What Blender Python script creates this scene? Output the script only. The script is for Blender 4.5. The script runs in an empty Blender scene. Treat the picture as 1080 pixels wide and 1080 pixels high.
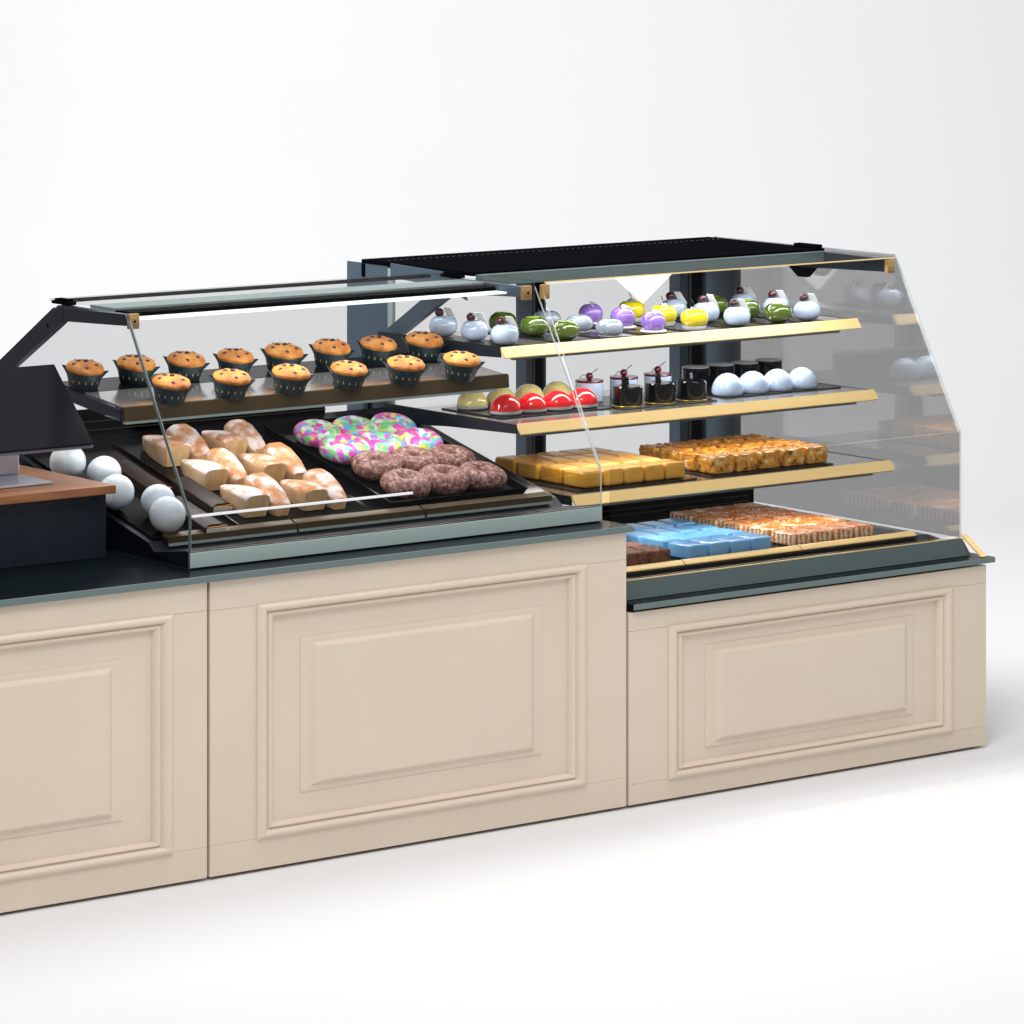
import bpy, bmesh, math, random
from mathutils import Vector, Matrix
random.seed(7)
S = bpy.context.scene
C = S.collection
PI = math.pi

# ------------------------------------------------------------------ camera
cam_d = bpy.data.cameras.new('camera'); cam = bpy.data.objects.new('camera', cam_d); C.objects.link(cam)
ANG = math.radians(52.6293)
D0, R0, CH = 13.12476, 0.36717, 2.88438
cam.location = (-(D0*math.cos(ANG)+R0*math.sin(ANG)), -(D0*math.sin(ANG)-R0*math.cos(ANG)), CH)
cam.rotation_euler = (PI/2, 0, ANG-PI/2)
cam_d.sensor_width = 36; cam_d.lens = 36*4361/1080
cam_d.shift_y = -645/1080
cam_d.clip_start = 0.1; cam_d.clip_end = 200
S.camera = cam
# ------------------------------------------------------------------ world, lamps, exposure
W = bpy.data.worlds.new('World'); S.world = W; W.use_nodes = True
W.node_tree.nodes['Background'].inputs[0].default_value = (0.97, 0.985, 1, 1)
W.node_tree.nodes['Background'].inputs[1].default_value = 0.52
S.view_settings.view_transform = 'Standard'; S.view_settings.look = 'None'
S.view_settings.exposure = 0; S.view_settings.gamma = 1
S.cycles.transparent_max_bounces = 24; S.cycles.max_bounces = 10
def area(name, loc, target, sx, sy, power, col=(1, 1, 1)):
    d = bpy.data.lights.new(name, 'AREA'); d.shape = 'RECTANGLE'; d.size = sx; d.size_y = sy; d.energy = power; d.color = col
    o = bpy.data.objects.new(name, d); C.objects.link(o); o.location = loc
    v = Vector(target)-Vector(loc); o.rotation_euler = v.to_track_quat('-Z', 'Y').to_euler()
    return o
area('softbox_front', (-4.2, -4.2, 6.0), (0.2, 0.3, 0.7), 2.6, 2.6, 222)
area('softbox_top', (0.2, -1.2, 5.2), (0.2, 0.0, 0.7), 4.0, 1.2, 70)
area('softbox_backdrop', (-1.0, 2.6, 5.5), (2.5, 5.2, 0.5), 4, 3, 360)
area('fill_under_shelf', (-0.86, 0.66, 1.300), (-0.86, 0.60, 0), 1.45, 0.04, 4.6, (1, 0.97, 0.92))  # fill added below the muffin shelf to brighten the breads
area('case_lamp_bread', (-0.80, 0.56, 1.592), (-0.80, 0.56, 0), 1.35, 0.05, 5.5, (1, 0.98, 0.95))
area('fill_cakes_front', (0.74, 0.455, 1.618), (0.74, 0.42, 0), 1.40, 0.03, 4.4, (1, 0.98, 0.95))  # fill added at the top front edge to brighten shelf lips and cake fronts
area('fill_roof', (0.70, 0.72, 1.600), (0.70, 0.74, 0), 1.4, 0.03, 4.0, (1, 0.98, 0.95))  # separate lamp added under the roof for more light on the cakes
area('case_lamp_shelf_two', (0.70, 0.62, 1.345), (0.70, 0.62, 0), 1.3, 0.03, 4.2, (1, 0.98, 0.95))
area('case_lamp_shelf_three', (0.70, 0.56, 1.112), (0.70, 0.56, 0), 1.3, 0.03, 3.0, (1, 0.96, 0.9))
area('case_lamp_base', (0.70, 0.48, 0.876), (0.70, 0.48, 0), 1.3, 0.03, 4.0, (1, 0.97, 0.93))

# ------------------------------------------------------------------ materials
M = {}
def mat(name, col, rough=0.5, metal=0.0, spec=0.5, coat=0.0, emis=None, estr=0):
    m = bpy.data.materials.new(name); m.use_nodes = True
    b = m.node_tree.nodes['Principled BSDF']
    b.inputs['Base Color'].default_value = (*col, 1); b.inputs['Roughness'].default_value = rough
    b.inputs['Metallic'].default_value = metal; b.inputs['Specular IOR Level'].default_value = spec
    b.inputs['Coat Weight'].default_value = coat
    if emis: b.inputs['Emission Color'].default_value = (*emis, 1); b.inputs['Emission Strength'].default_value = estr
    M[name] = m; return m
def nodes(m): return m.node_tree.nodes, m.node_tree.links, m.node_tree.nodes['Principled BSDF']
def noise_col(m, stops, scale=10, detail=4, rough=0.55, bump=0.0, stretch=(1, 1, 1), kind='noise', bscale=None, bdist=0.002):
    n, l, b = nodes(m)
    tc = n.new('ShaderNodeTexCoord'); mp = n.new('ShaderNodeMapping'); mp.inputs['Scale'].default_value = stretch
    l.new(tc.outputs['Object'], mp.inputs['Vector'])
    oi = n.new('ShaderNodeObjectInfo'); ad = n.new('ShaderNodeVectorMath'); ad.operation = 'MULTIPLY_ADD'
    l.new(oi.outputs['Random'], ad.inputs[0]); ad.inputs[1].default_value = (7, 5, 3); l.new(mp.outputs[0], ad.inputs[2])
    if kind == 'noise':
        t = n.new('ShaderNodeTexNoise'); t.inputs['Detail'].default_value = detail; t.inputs['Roughness'].default_value = rough; out = t.outputs['Fac']
    else:
        t = n.new('ShaderNodeTexVoronoi'); out = t.outputs['Color']
    t.inputs['Scale'].default_value = scale; l.new(ad.outputs[0], t.inputs['Vector'])
    r = n.new('ShaderNodeValToRGB'); e = r.color_ramp
    if kind != 'noise':
        sp = n.new('ShaderNodeSeparateColor'); l.new(out, sp.inputs[0]); out = sp.outputs[0]; e.interpolation = 'CONSTANT'
    while len(e.elements) < len(stops): e.elements.new(0.5)
    for el, (p, c) in zip(e.elements, stops): el.position = p; el.color = (*c, 1)
    l.new(out, r.inputs['Fac']); l.new(r.outputs[0], b.inputs['Base Color'])
    if bump:
        t2 = n.new('ShaderNodeTexNoise'); t2.inputs['Scale'].default_value = bscale or scale*2; t2.inputs['Detail'].default_value = 5
        l.new(ad.outputs[0], t2.inputs['Vector'])
        bp = n.new('ShaderNodeBump'); bp.inputs['Strength'].default_value = bump; bp.inputs['Distance'].default_value = bdist
        l.new(t2.outputs['Fac'], bp.inputs['Height']); l.new(bp.outputs[0], b.inputs['Normal'])
    return ad, r
def glass(name, tint, gloss, rough=0.0):
    m = bpy.data.materials.new(name); m.use_nodes = True; n = m.node_tree.nodes; l = m.node_tree.links; n.clear()
    o = n.new('ShaderNodeOutputMaterial'); mx = n.new('ShaderNodeMixShader'); t = n.new('ShaderNodeBsdfTransparent'); g = n.new('ShaderNodeBsdfGlossy')
    g.inputs['Roughness'].default_value = rough; t.inputs[0].default_value = (*tint, 1); mx.inputs[0].default_value = gloss
    l.new(t.outputs[0], mx.inputs[1]); l.new(g.outputs[0], mx.inputs[2]); l.new(mx.outputs[0], o.inputs[0]); M[name] = m; return m

cream = mat('cream_paint', (0.70, 0.585, 0.465), 0.34, spec=0.5)
noise_col(cream, [(0.3, (0.685, 0.572, 0.455)), (0.7, (0.71, 0.596, 0.476))], 3, 3, bump=0.03, bscale=180, bdist=0.0005)
back = mat('backdrop_paper', (0.86, 0.86, 0.865), 0.9, spec=0.1)
noise_col(back, [(0.3, (0.775, 0.775, 0.78)), (0.7, (0.79, 0.79, 0.795))], 0.5, 2)
mat('black_metal', (0.004, 0.004, 0.005), 0.5, spec=0.0)
mat('deck_black', (0.006, 0.006, 0.007), 0.15, spec=0.05)
mat('worktop_black', (0.004, 0.007, 0.009), 0.25, spec=0.03)
mat('slate_metal', (0.075, 0.11, 0.15), 0.4, spec=0.3)
mat('navy_metal', (0.012, 0.018, 0.027), 0.35, spec=0.25)
noise_col(M['navy_metal'], [(0.3, (0.010, 0.015, 0.023)), (0.7, (0.014, 0.021, 0.03))], 4, 2)
mat('edge_green', (0.125, 0.17, 0.165), 0.35, spec=0.4)
mat('plinth_green', (0.36, 0.45, 0.43), 0.3, spec=0.4)
mat('plinth_dark', (0.055, 0.078, 0.078), 0.3, spec=0.4)
mat('gold', (0.97, 0.72, 0.30), 0.35, 0.10)
noise_col(M['gold'], [(0.2, (0.93, 0.64, 0.25)), (0.8, (0.98, 0.73, 0.34))], 2, 2, stretch=(1, 20, 20))
mat('bronze', (0.085, 0.055, 0.022), 0.4, 0.2)
mat('clamp_brass', (0.50, 0.31, 0.13), 0.4, 0.5)
mat('chrome_green', (0.55, 0.68, 0.65), 0.2, 0.6)
mat('shelf_steel', (0.58, 0.575, 0.57), 0.12, 0.8)
mat('board_black', (0.012, 0.011, 0.008), 0.25, spec=0.4)
mat('led', (0.9, 1, 0.98), 0.3, emis=(0.86, 1, 0.96), estr=1.15)
mat('reflection_white', (0.9, 0.9, 0.9), 0.2, emis=None)
mat('glass_edge', (0.78, 0.84, 0.84), 0.08, 0.3)
mat('glass_edge_dark', (0.03, 0.05, 0.05), 0.15, spec=0.6)
glass('front_glass', (0.845, 0.845, 0.845), 0.006)
glass('end_glass', (0.85, 0.85, 0.855), 0.010)
glass('mirror_end_glass', (0.79, 0.79, 0.79), 0.17)
glass('roof_glass', (0.86, 0.87, 0.87), 0.03)
wood = mat('oak_wood', (0.34, 0.14, 0.05), 0.4)
noise_col(wood, [(0.3, (0.19, 0.07, 0.022)), (0.55, (0.28, 0.11, 0.038)), (0.8, (0.35, 0.15, 0.055))], 5, 6, stretch=(1.2, 14, 14), bump=0.1)
mat('screen_black', (0.010, 0.010, 0.014), 0.15, spec=0.16)
mat('screen_edge', (0.28, 0.29, 0.36), 0.3, 0.5)
mat('stand_silver', (0.62, 0.62, 0.68), 0.25, 0.7)
mat('dark_void', (0.004, 0.004, 0.004), 0.8)
# pastry
cup = mat('muffin_paper', (0.006, 0.030, 0.042), 0.5)
noise_col(cup, [(0.3, (0.004, 0.022, 0.034)), (0.7, (0.012, 0.045, 0.05))], 30, 2)
mat('cup_mark', (0.55, 0.36, 0.16), 0.5)
mt = mat('muffin_crumb', (0.6, 0.25, 0.05), 0.6)
noise_col(mt, [(0.25, (0.34, 0.10, 0.015)), (0.42, (0.56, 0.19, 0.03)), (0.60, (0.72, 0.31, 0.06)), (0.78, (0.80, 0.44, 0.13))], 24, 5, bump=0.6, bscale=60, bdist=0.004)
mat('blueberry', (0.035, 0.02, 0.06), 0.4)
br = mat('bread_crust', (0.6, 0.36, 0.18), 0.7)
noise_col(br, [(0.25, (0.58, 0.34, 0.16)), (0.5, (0.74, 0.49, 0.28)), (0.8, (0.84, 0.62, 0.40))], 12, 6, stretch=(3, 1, 1.5), bump=0.4, bscale=45, bdist=0.003)
bt = mat('bread_top', (0.6, 0.3, 0.12), 0.7)
noise_col(bt, [(0.38, (0.56, 0.24, 0.09)), (0.49, (0.74, 0.44, 0.28)), (0.56, (0.86, 0.76, 0.76)), (0.72, (0.90, 0.84, 0.86))], 18, 4, bump=0.5, bscale=50, bdist=0.003)
bc = mat('bread_cut', (0.62, 0.40, 0.18), 0.75)
noise_col(bc, [(0.3, (0.66, 0.40, 0.16)), (0.7, (0.82, 0.60, 0.34))], 20, 5, stretch=(2, 1, 0.7), bump=0.5, bscale=80)
sp = mat('sprinkle_icing', (0.8, 0.5, 0.7), 0.3, coat=0.2)
noise_col(sp, [(0, (0.86, 0.10, 0.48)), (0.2, (0.20, 0.72, 0.30)), (0.34, (0.86, 0.90, 0.95)), (0.48, (0.20, 0.50, 0.90)), (0.6, (0.86, 0.82, 0.16)), (0.72, (0.70, 0.14, 0.66)), (0.85, (0.55, 0.90, 0.55))], 48, kind='voronoi', stretch=(1, 1, 1.3))
cd = mat('chocolate_sugar', (0.2, 0.1, 0.08), 0.55)
noise_col(cd, [(0.40, (0.13, 0.040, 0.030)), (0.50, (0.26, 0.11, 0.09)), (0.58, (0.46, 0.28, 0.25)), (0.70, (0.66, 0.50, 0.47))], 75, 8, rough=0.7, bump=0.8, bscale=110, bdist=0.004)
mat('chocolate_bar', (0.030, 0.020, 0.017), 0.45, spec=0.3)
mat('cream_filling', (0.72, 0.68, 0.62), 0.5)
mat('caramel', (0.75, 0.36, 0.04), 0.3)
bl = mat('meringue', (0.80, 0.84, 0.87), 0.4, coat=0.15)
noise_col(bl, [(0.35, (0.68, 0.80, 0.90)), (0.52, (0.86, 0.92, 0.96)), (0.68, (0.95, 0.95, 0.90))], 9, 3, stretch=(0.6, 0.6, 2.2), bump=0.15, bscale=22)
gz = dict(rough=0.12, spec=0.6, coat=0.6)
mat('glaze_white', (0.50, 0.62, 0.82), **gz); mat('glaze_green', (0.075, 0.125, 0.008), **gz)
mat('glaze_silver', (0.30, 0.35, 0.42), **gz); mat('glaze_purple', (0.30, 0.17, 0.62), **gz)
mat('glaze_yellow', (0.80, 0.64, 0.01), **gz); mat('glaze_red', (0.72, 0.015, 0.018), **gz)
mat('glaze_cream', (0.84, 0.78, 0.30), **gz); mat('glaze_black', (0.002, 0.002, 0.003), rough=0.10, spec=0.5)
mat('crimson', (0.12, 0.002, 0.010), 0.25, coat=0.4); mat('cherry', (0.05, 0.002, 0.008), 0.3, coat=0.3)
mat('stem', (0.05, 0.05, 0.02), 0.6); mat('white_choc', (0.72, 0.70, 0.66), 0.35); mat('pale_disc', (0.48, 0.50, 0.52), 0.4)
mat('leaf_green', (0.20, 0.30, 0.05), 0.3); mat('gold_leaf', (0.7, 0.5, 0.04), 0.3, 0.4)
yc = mat('yellow_cake', (0.74, 0.42, 0.06), 0.3, spec=0.3, coat=0.1)
noise_col(yc, [(0.3, (0.66, 0.30, 0.025)), (0.7, (0.80, 0.46, 0.08))], 14, 3)
bcake = mat('blue_icing', (0.16, 0.43, 0.78), 0.28, coat=0.3)
noise_col(bcake, [(0.3, (0.14, 0.40, 0.74)), (0.7, (0.22, 0.50, 0.82))], 12, 3)
brn = mat('brown_sponge', (0.14, 0.05, 0.025), 0.8)
noise_col(brn, [(0.3, (0.07, 0.02, 0.01)), (0.7, (0.26, 0.10, 0.055))], 70, 6, bump=0.9, bscale=90)
ft = mat('flaky_top', (0.5, 0.22, 0.03), 0.35, coat=0.2)
noise_col(ft, [(0.30, (0.12, 0.035, 0.004)), (0.40, (0.46, 0.17, 0.015)), (0.6, (0.74, 0.34, 0.03)), (0.74, (0.86, 0.56, 0.20))], 26, 6, bump=1.0, bscale=40, bdist=0.006)
fs = mat('flaky_side', (0.6, 0.3, 0.05), 0.45)
noise_col(fs, [(0.34, (0.08, 0.03, 0.005)), (0.43, (0.60, 0.25, 0.02)), (0.58, (0.74, 0.38, 0.05)), (0.68, (0.86, 0.74, 0.50))], 42, 5, stretch=(1, 1, 1.0), bump=0.8, bscale=60, bdist=0.004)
st = mat('striped_top', (0.7, 0.28, 0.08), 0.35, coat=0.2)
noise_col(st, [(0.36, (0.62, 0.16, 0.015)), (0.54, (0.78, 0.28, 0.05)), (0.61, (0.88, 0.60, 0.38)), (0.70, (0.92, 0.84, 0.74))], 20, 3, stretch=(1, 1, 1), bump=0.4, bscale=40)
ss = mat('striped_side', (0.8, 0.5, 0.2), 0.45)
def side_stripes(m):
    n, l, b = nodes(m); tc = n.new('ShaderNodeTexCoord'); w = n.new('ShaderNodeTexWave'); w.wave_type = 'BANDS'; w.bands_direction = 'DIAGONAL'
    mp = n.new('ShaderNodeMapping'); mp.inputs['Scale'].default_value = (1, 1, 0.05); l.new(tc.outputs['Object'], mp.inputs[0]); l.new(mp.outputs[0], w.inputs[0])
    w.inputs['Scale'].default_value = 30; w.inputs['Distortion'].default_value = 2.5; w.inputs['Detail'].default_value = 2
    r = n.new('ShaderNodeValToRGB'); e = r.color_ramp; e.elements[0].position = 0.3; e.elements[0].color = (0.66, 0.22, 0.03, 1)
    e.elements[1].position = 0.62; e.elements[1].color = (0.90, 0.78, 0.60, 1); l.new(w.outputs['Fac'], r.inputs[0]); l.new(r.outputs[0], b.inputs['Base Color'])
side_stripes(ss)

# ------------------------------------------------------------------ helpers
def bx(bm, x0, x1, y0, y1, z0, z1, mi=0, bev=0.0, seg=2):
    g = bmesh.ops.create_cube(bm, size=1.0)
    for v in g['verts']:
        v.co = Vector(((x0+x1)/2+v.co.x*(x1-x0), (y0+y1)/2+v.co.y*(y1-y0), (z0+z1)/2+v.co.z*(z1-z0)))
    fs_ = set(f for v in g['verts'] for f in v.link_faces)
    for f in fs_: f.material_index = mi
    if bev:
        es = set(e for f in fs_ for e in f.edges)
        bmesh.ops.bevel(bm, geom=list(es), offset=bev, segments=seg, profile=0.6, affect='EDGES')
def prism(bm, prof, a0, a1, axis='x', mi=0, side_mi=None):
    # prof: (y,z) pairs when axis x; (x,z) when axis y; (x,y) when axis z
    def P(a, p):
        return Vector((a, p[0], p[1])) if axis == 'x' else Vector((p[0], a, p[1])) if axis == 'y' else Vector((p[0], p[1], a))
    A = [bm.verts.new(P(a0, p)) for p in prof]; B = [bm.verts.new(P(a1, p)) for p in prof]
    fa = bm.faces.new(A); fb = bm.faces.new(B[::-1]); fa.material_index = fb.material_index = mi
    k = len(prof)
    for i in range(k):
        f = bm.faces.new([A[i], B[i], B[(i+1) % k], A[(i+1) % k]]); f.material_index = mi if side_mi is None else side_mi
def lathe(bm, prof, seg=28, mi=0, cx=0, cy=0, flute=0, fl_amp=0.0, sm=True):
    rings = []
    for r, z in prof:
        if r < 1e-5: rings.append([bm.verts.new((cx, cy, z))])
        else:
            rings.append([bm.verts.new((cx+(r*(1+fl_amp*math.cos(flute*2*PI*i/seg)))*math.cos(2*PI*i/seg),
                                        cy+(r*(1+fl_amp*math.cos(flute*2*PI*i/seg)))*math.sin(2*PI*i/seg), z)) for i in range(seg)])
    for a, b in zip(rings, rings[1:]):
        for i in range(seg):
            j = (i+1) % seg
            if len(a) == 1 and len(b) == 1: continue
            if len(a) == 1: f = bm.faces.new([a[0], b[j], b[i]])
            elif len(b) == 1: f = bm.faces.new([a[i], a[j], b[0]])
            else: f = bm.faces.new([a[i], a[j], b[j], b[i]])
            f.material_index = mi; f.smooth = sm
def tube(bm, pts, r, seg=8, mi=0):
    rings = []
    for k, p in enumerate(pts):
        p = Vector(p); d = (Vector(pts[min(k+1, len(pts)-1)])-Vector(pts[max(k-1, 0)])).normalized()
        u = d.orthogonal().normalized(); w = d.cross(u)
        rr = r[k] if isinstance(r, (list, tuple)) else r
        rings.append([bm.verts.new(p+rr*(math.cos(2*PI*i/seg)*u+math.sin(2*PI*i/seg)*w)) for i in range(seg)])
    for a, b in zip(rings, rings[1:]):
        for i in range(seg):
            f = bm.faces.new([a[i], a[(i+1) % seg], b[(i+1) % seg], b[i]]); f.smooth = True; f.material_index = mi
    for rg in (rings[0], rings[-1]):
        f = bm.faces.new(rg); f.material_index = mi
def ball(bm, c, r, sz=1.0, mi=0, u=24, v=14):
    g = bmesh.ops.create_uvsphere(bm, u_segments=u, v_segments=v, radius=r)
    for q in g['verts']: q.co = Vector((q.co.x+c[0], q.co.y+c[1], q.co.z*sz+c[2]))
    for f in set(f for q in g['verts'] for f in q.link_faces): f.smooth = True; f.material_index = mi
def obj(name, bm, mats, parent=None, loc=(0, 0, 0)):
    bmesh.ops.recalc_face_normals(bm, faces=bm.faces)
    for e in bm.edges:
        if len(e.link_faces) == 2 and e.calc_face_angle(0) > 0.62: e.smooth = False
    me = bpy.data.meshes.new(name); bm.to_mesh(me); bm.free()
    for m in (mats if isinstance(mats, (list, tuple)) else [mats]): me.materials.append(M[m] if isinstance(m, str) else m)
    o = bpy.data.objects.new(name, me); C.objects.link(o); o.location = loc
    if parent: o.parent = parent
    return o
def tag(o, label, cat, group=None, kind=None):
    if label: o['label'] = label
    if cat: o['category'] = cat
    if group: o['group'] = group
    if kind: o['kind'] = kind
    return o
def thing(name, label, cat, loc=(0, 0, 0), group=None):
    o = bpy.data.objects.new(name, None); C.objects.link(o); o.location = loc; o.empty_display_size = 0.05
    return tag(o, label, cat, group)
def B(): return bmesh.new()
def dup(root, loc, rot, label, group=None):
    r = root.copy(); C.objects.link(r); r.rotation_mode = 'ZYX'; r.location = loc; r.rotation_euler = rot; r['label'] = label
    if group: r['group'] = group
    for ch in list(root.children):
        c = ch.copy(); C.objects.link(c); c.parent = r
        for g in list(ch.children):
            d = g.copy(); C.objects.link(d); d.parent = c
    return r
def VAR(key):
    k = random.uniform(-1, 1)*(0.04 if key in ('muffin', 'bread', 'chocdonut', 'sprinkle', 'ball') else 0.012)
    b = 1.07 if key in ('cherry', 'green', 'silver', 'purple', 'yellow') else 1.08 if key == 'muffin' else 1.0
    return (b*(1+k), b*(1+k), (1.0 if key == 'muffin' else b)*(1+k+random.uniform(-0.02, 0.02)))
def place(protos, key, loc, rot, label, group):
    """first call moves the prototype itself, later calls copy it"""
    root, used = protos[key]
    if not used:
        root.rotation_mode = 'ZYX'; root.location = loc; root.rotation_euler = rot; root['label'] = label; root['group'] = group; protos[key] = (root, True); root.scale = VAR(key); return root
    q = dup(root, loc, rot, label, group); q.scale = VAR(key); return q
ORD = ['first', 'second', 'third', 'fourth', 'fifth', 'sixth', 'seventh', 'eighth']
def edge_pos(i, n, a='leftmost', z='rightmost', mid='from the left'):
    if i == 0: return a
    if i == n-1: return z
    return ORD[i] + ' ' + mid

# ------------------------------------------------------------------ setting
bm = B()
prof = [(-16, 0), (6.0, 0)] + [(6.0+2.5*math.sin(t*PI/24), 2.5-2.5*math.cos(t*PI/24)) for t in range(1, 13)] + [(8.5, 7.5)]
# backdrop sweeps round in the camera's viewing direction
dv = Vector((math.cos(ANG), math.sin(ANG), 0)); rv = Vector((math.sin(ANG), -math.cos(ANG), 0))
rows = []
for d, z in prof: rows.append([bm.verts.new(dv*d+rv*s+Vector((0, 0, z))) for s in (-9, 9)])
for a, b in zip(rows, rows[1:]):
    f = bm.faces.new([a[0], a[1], b[1], b[0]]); f.smooth = True
o = obj('floor', bm, 'backdrop_paper'); o['kind'] = 'structure'

# ------------------------------------------------------------------ counters
def frame_sweep(bm, x0, x1, z0, z1, prof, cap=False):
    rings = []
    for ix, iz, y in prof:
        rings.append([bm.verts.new(p) for p in ((x0+ix, y, z0+iz), (x1-ix, y, z0+iz), (x1-ix, y, z1-iz), (x0+ix, y, z1-iz))])
    for a, b in zip(rings, rings[1:]):
        for i in range(4): bm.faces.new([a[i], a[(i+1) % 4], b[(i+1) % 4], b[i]])
    if cap: bm.faces.new(rings[-1])
def cabinet(x0, x1, H, label, sx, rb, rt):
    t = thing('counter_cabinet', label, 'counter', ((x0+x1)/2, 0, 0), 'panelled counter cabinets in a row')
    cx = (x0+x1)/2; a, b = x0-cx+0.003, x1-cx-0.003
    bm = B(); bx(bm, a+0.001, b-0.001, 0.024, 0.80, 0.012, H-0.002); obj('carcass', bm, 'cream_paint', t)
    bm = B(); bx(bm, a+0.03, b-0.03, 0.03, 0.76, 0.0, 0.011); obj('base_plinth', bm, 'dark_void', t)
    for z0, z1, nm in ((0.010, rb-0.0005, 'rail'), (rt+0.0005, H, 'rail')):
        bm = B(); bx(bm, a, b, 0, 0.022, z0, z1, bev=0.0012, seg=1); obj(nm, bm, 'cream_paint', t)
    for s0, s1 in ((a, a+sx), (b-sx, b)):
        bm = B(); bx(bm, s0, s1, 0.0004, 0.022, rb, rt, bev=0.0008, seg=1); obj('stile', bm, 'cream_paint', t)
    X0, X1, Z0, Z1 = a+sx, b-sx, rb, rt
    bm = B()
    pr = [(-0.004, 0.004), (-0.004, -0.004), (0.0, -0.009), (0.006, -0.013), (0.014, -0.015), (0.022, -0.013), (0.029, -0.007), (0.033, -0.001), (0.036, 0.001),
          (0.039, -0.004), (0.044, -0.007), (0.050, -0.005), (0.055, 0.001), (0.058, 0.006), (0.060, 0.012), (0.060, 0.0235)]
    frame_sweep(bm, X0, X1, Z0, Z1, [(p, p*0.68, y) for p, y in pr])
    obj('moulding', bm, 'cream_paint', t)
    bm = B(); gx, gz = 0.162, (0.115 if H > 0.7 else 0.078)
    frame_sweep(bm, X0, X1, Z0, Z1, [(0.058, 0.039, 0.014), (gx-0.001, gz-0.001, 0.014), (gx, gz, 0.0105), (gx+0.003, gz+0.002, 0.0100), (gx+0.036, gz+0.018, 0.008),
        (gx+0.042, gz+0.021, 0.003), (gx+0.050, gz+0.026, -0.004), (gx+0.057, gz+0.030, -0.0065), (gx+0.060, gz+0.033, -0.007)], cap=True)
    obj('raised_panel', bm, 'cream_paint', t)
    return t
cabinet(-3.17, -1.587, 0.88, 'cream counter cabinet cut off by the left edge of the picture, under the till desk', 0.125, 0.101, 0.796)
cabinet(-1.583, -0.002, 0.88, 'tall cream counter cabinet in the middle, under the muffin case', 0.168, 0.101, 0.793)
cabinet(0.002, 1.573, 0.622, 'lower cream counter cabinet at the right end, under the cake case', 0.165, 0.075, 0.562)
def worktop(x0, x1, z0, z1, label):
    t = thing('countertop', label, 'countertop', ((x0+x1)/2, 0, z0), 'black stone countertops'); h = (x1-x0)/2
    bm = B(); bx(bm, -h, h, -0.016, 0.86, 0, z1-z0, bev=0.001, seg=1); obj('slab', bm, 'worktop_black', t)
    bm = B(); bx(bm, -h, h, -0.0215, -0.0165, 0.0, z1-z0, bev=0.001, seg=1); obj('lit_front_edge', bm, 'edge_green', t)  # paler than the black slab: light on its front face put into the colour
worktop(-3.19, 0.004, 0.882, 0.902, 'long glossy black countertop over the two taller cabinets')
worktop(0.010, 1.592, 0.632, 0.650, 'short glossy black countertop over the lower right cabinet')

# ------------------------------------------------------------------ left (muffin) case
SL = 0.24; DY0, DZ0 = 0.335, 0.962
def deck_z(y): return DZ0+SL*(y-DY0)
case_l = thing('display_case', 'left glass display case with muffins above a sloping deck of breads and donuts', 'display case', (-0.80, 0.1, 0.902))
def L(bm, name, mats, parent=None):
    r = case_l if parent is None else parent
    o = obj(name, bm, mats, r)
    off = Vector(case_l.location)
    o.data.transform(Matrix.Translation(-off)); return o
bm = B(); prism(bm, [(0.105, 0.903), (0.105, 0.953), (0.125, 0.955), (0.30, 0.93), (0.336, 0.955), (1.20, deck_z(1.20)-0.012), (1.20, 0.903)], -1.583, -0.026, 'x'); L(bm, 'base_box', 'navy_metal')
bm = B(); bx(bm, -1.585, -0.024, 0.099, 0.104, 0.906, 0.951, bev=0.001, seg=1); L(bm, 'plinth_strip', 'plinth_green')
bm = B(); bx(bm, -1.580, -0.028, 0.106, 0.110, 0.956, 0.959); L(bm, 'gold_line', 'bronze')
bm = B(); prism(bm, [(0.338, deck_z(0.338)-0.010), (0.338, deck_z(0.338)), (1.19, deck_z(1.19)), (1.19, deck_z(1.19)-0.010)], -1.560, -0.045, 'x'); L(bm, 'deck', 'deck_black')
bm = B(); bx(bm, -1.56, -0.34, 1.192, 1.215, 1.10, 1.245); L(bm, 'back_riser', 'black_metal')
for k in range(2):
    bm = B(); bx(bm, -1.56, -0.34, 1.186, 1.190, 1.178+0.028*k, 1.1805+0.028*k); L(bm, 'riser_line', 'bronze')
for a, b in ((-1.53, -1.063), (-1.056, -0.575), (-0.568, -0.066)):
    bm = B(); prism(bm, [(0.318, 0.966), (0.322, 0.969), (0.340, 0.976), (0.342, 0.970), (0.326, 0.956)], a, b, 'x'); bx(bm, a, b, 0.3055, 0.3175, 0.949, 0.968)
    ra = L(bm, 'price_rail', 'bronze')
    bm = B(); bx(bm, a+0.001, b-0.001, 0.302, 0.306, 0.941, 0.949); L(bm, 'rail_underside', 'plinth_green', None).parent = case_l
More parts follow.
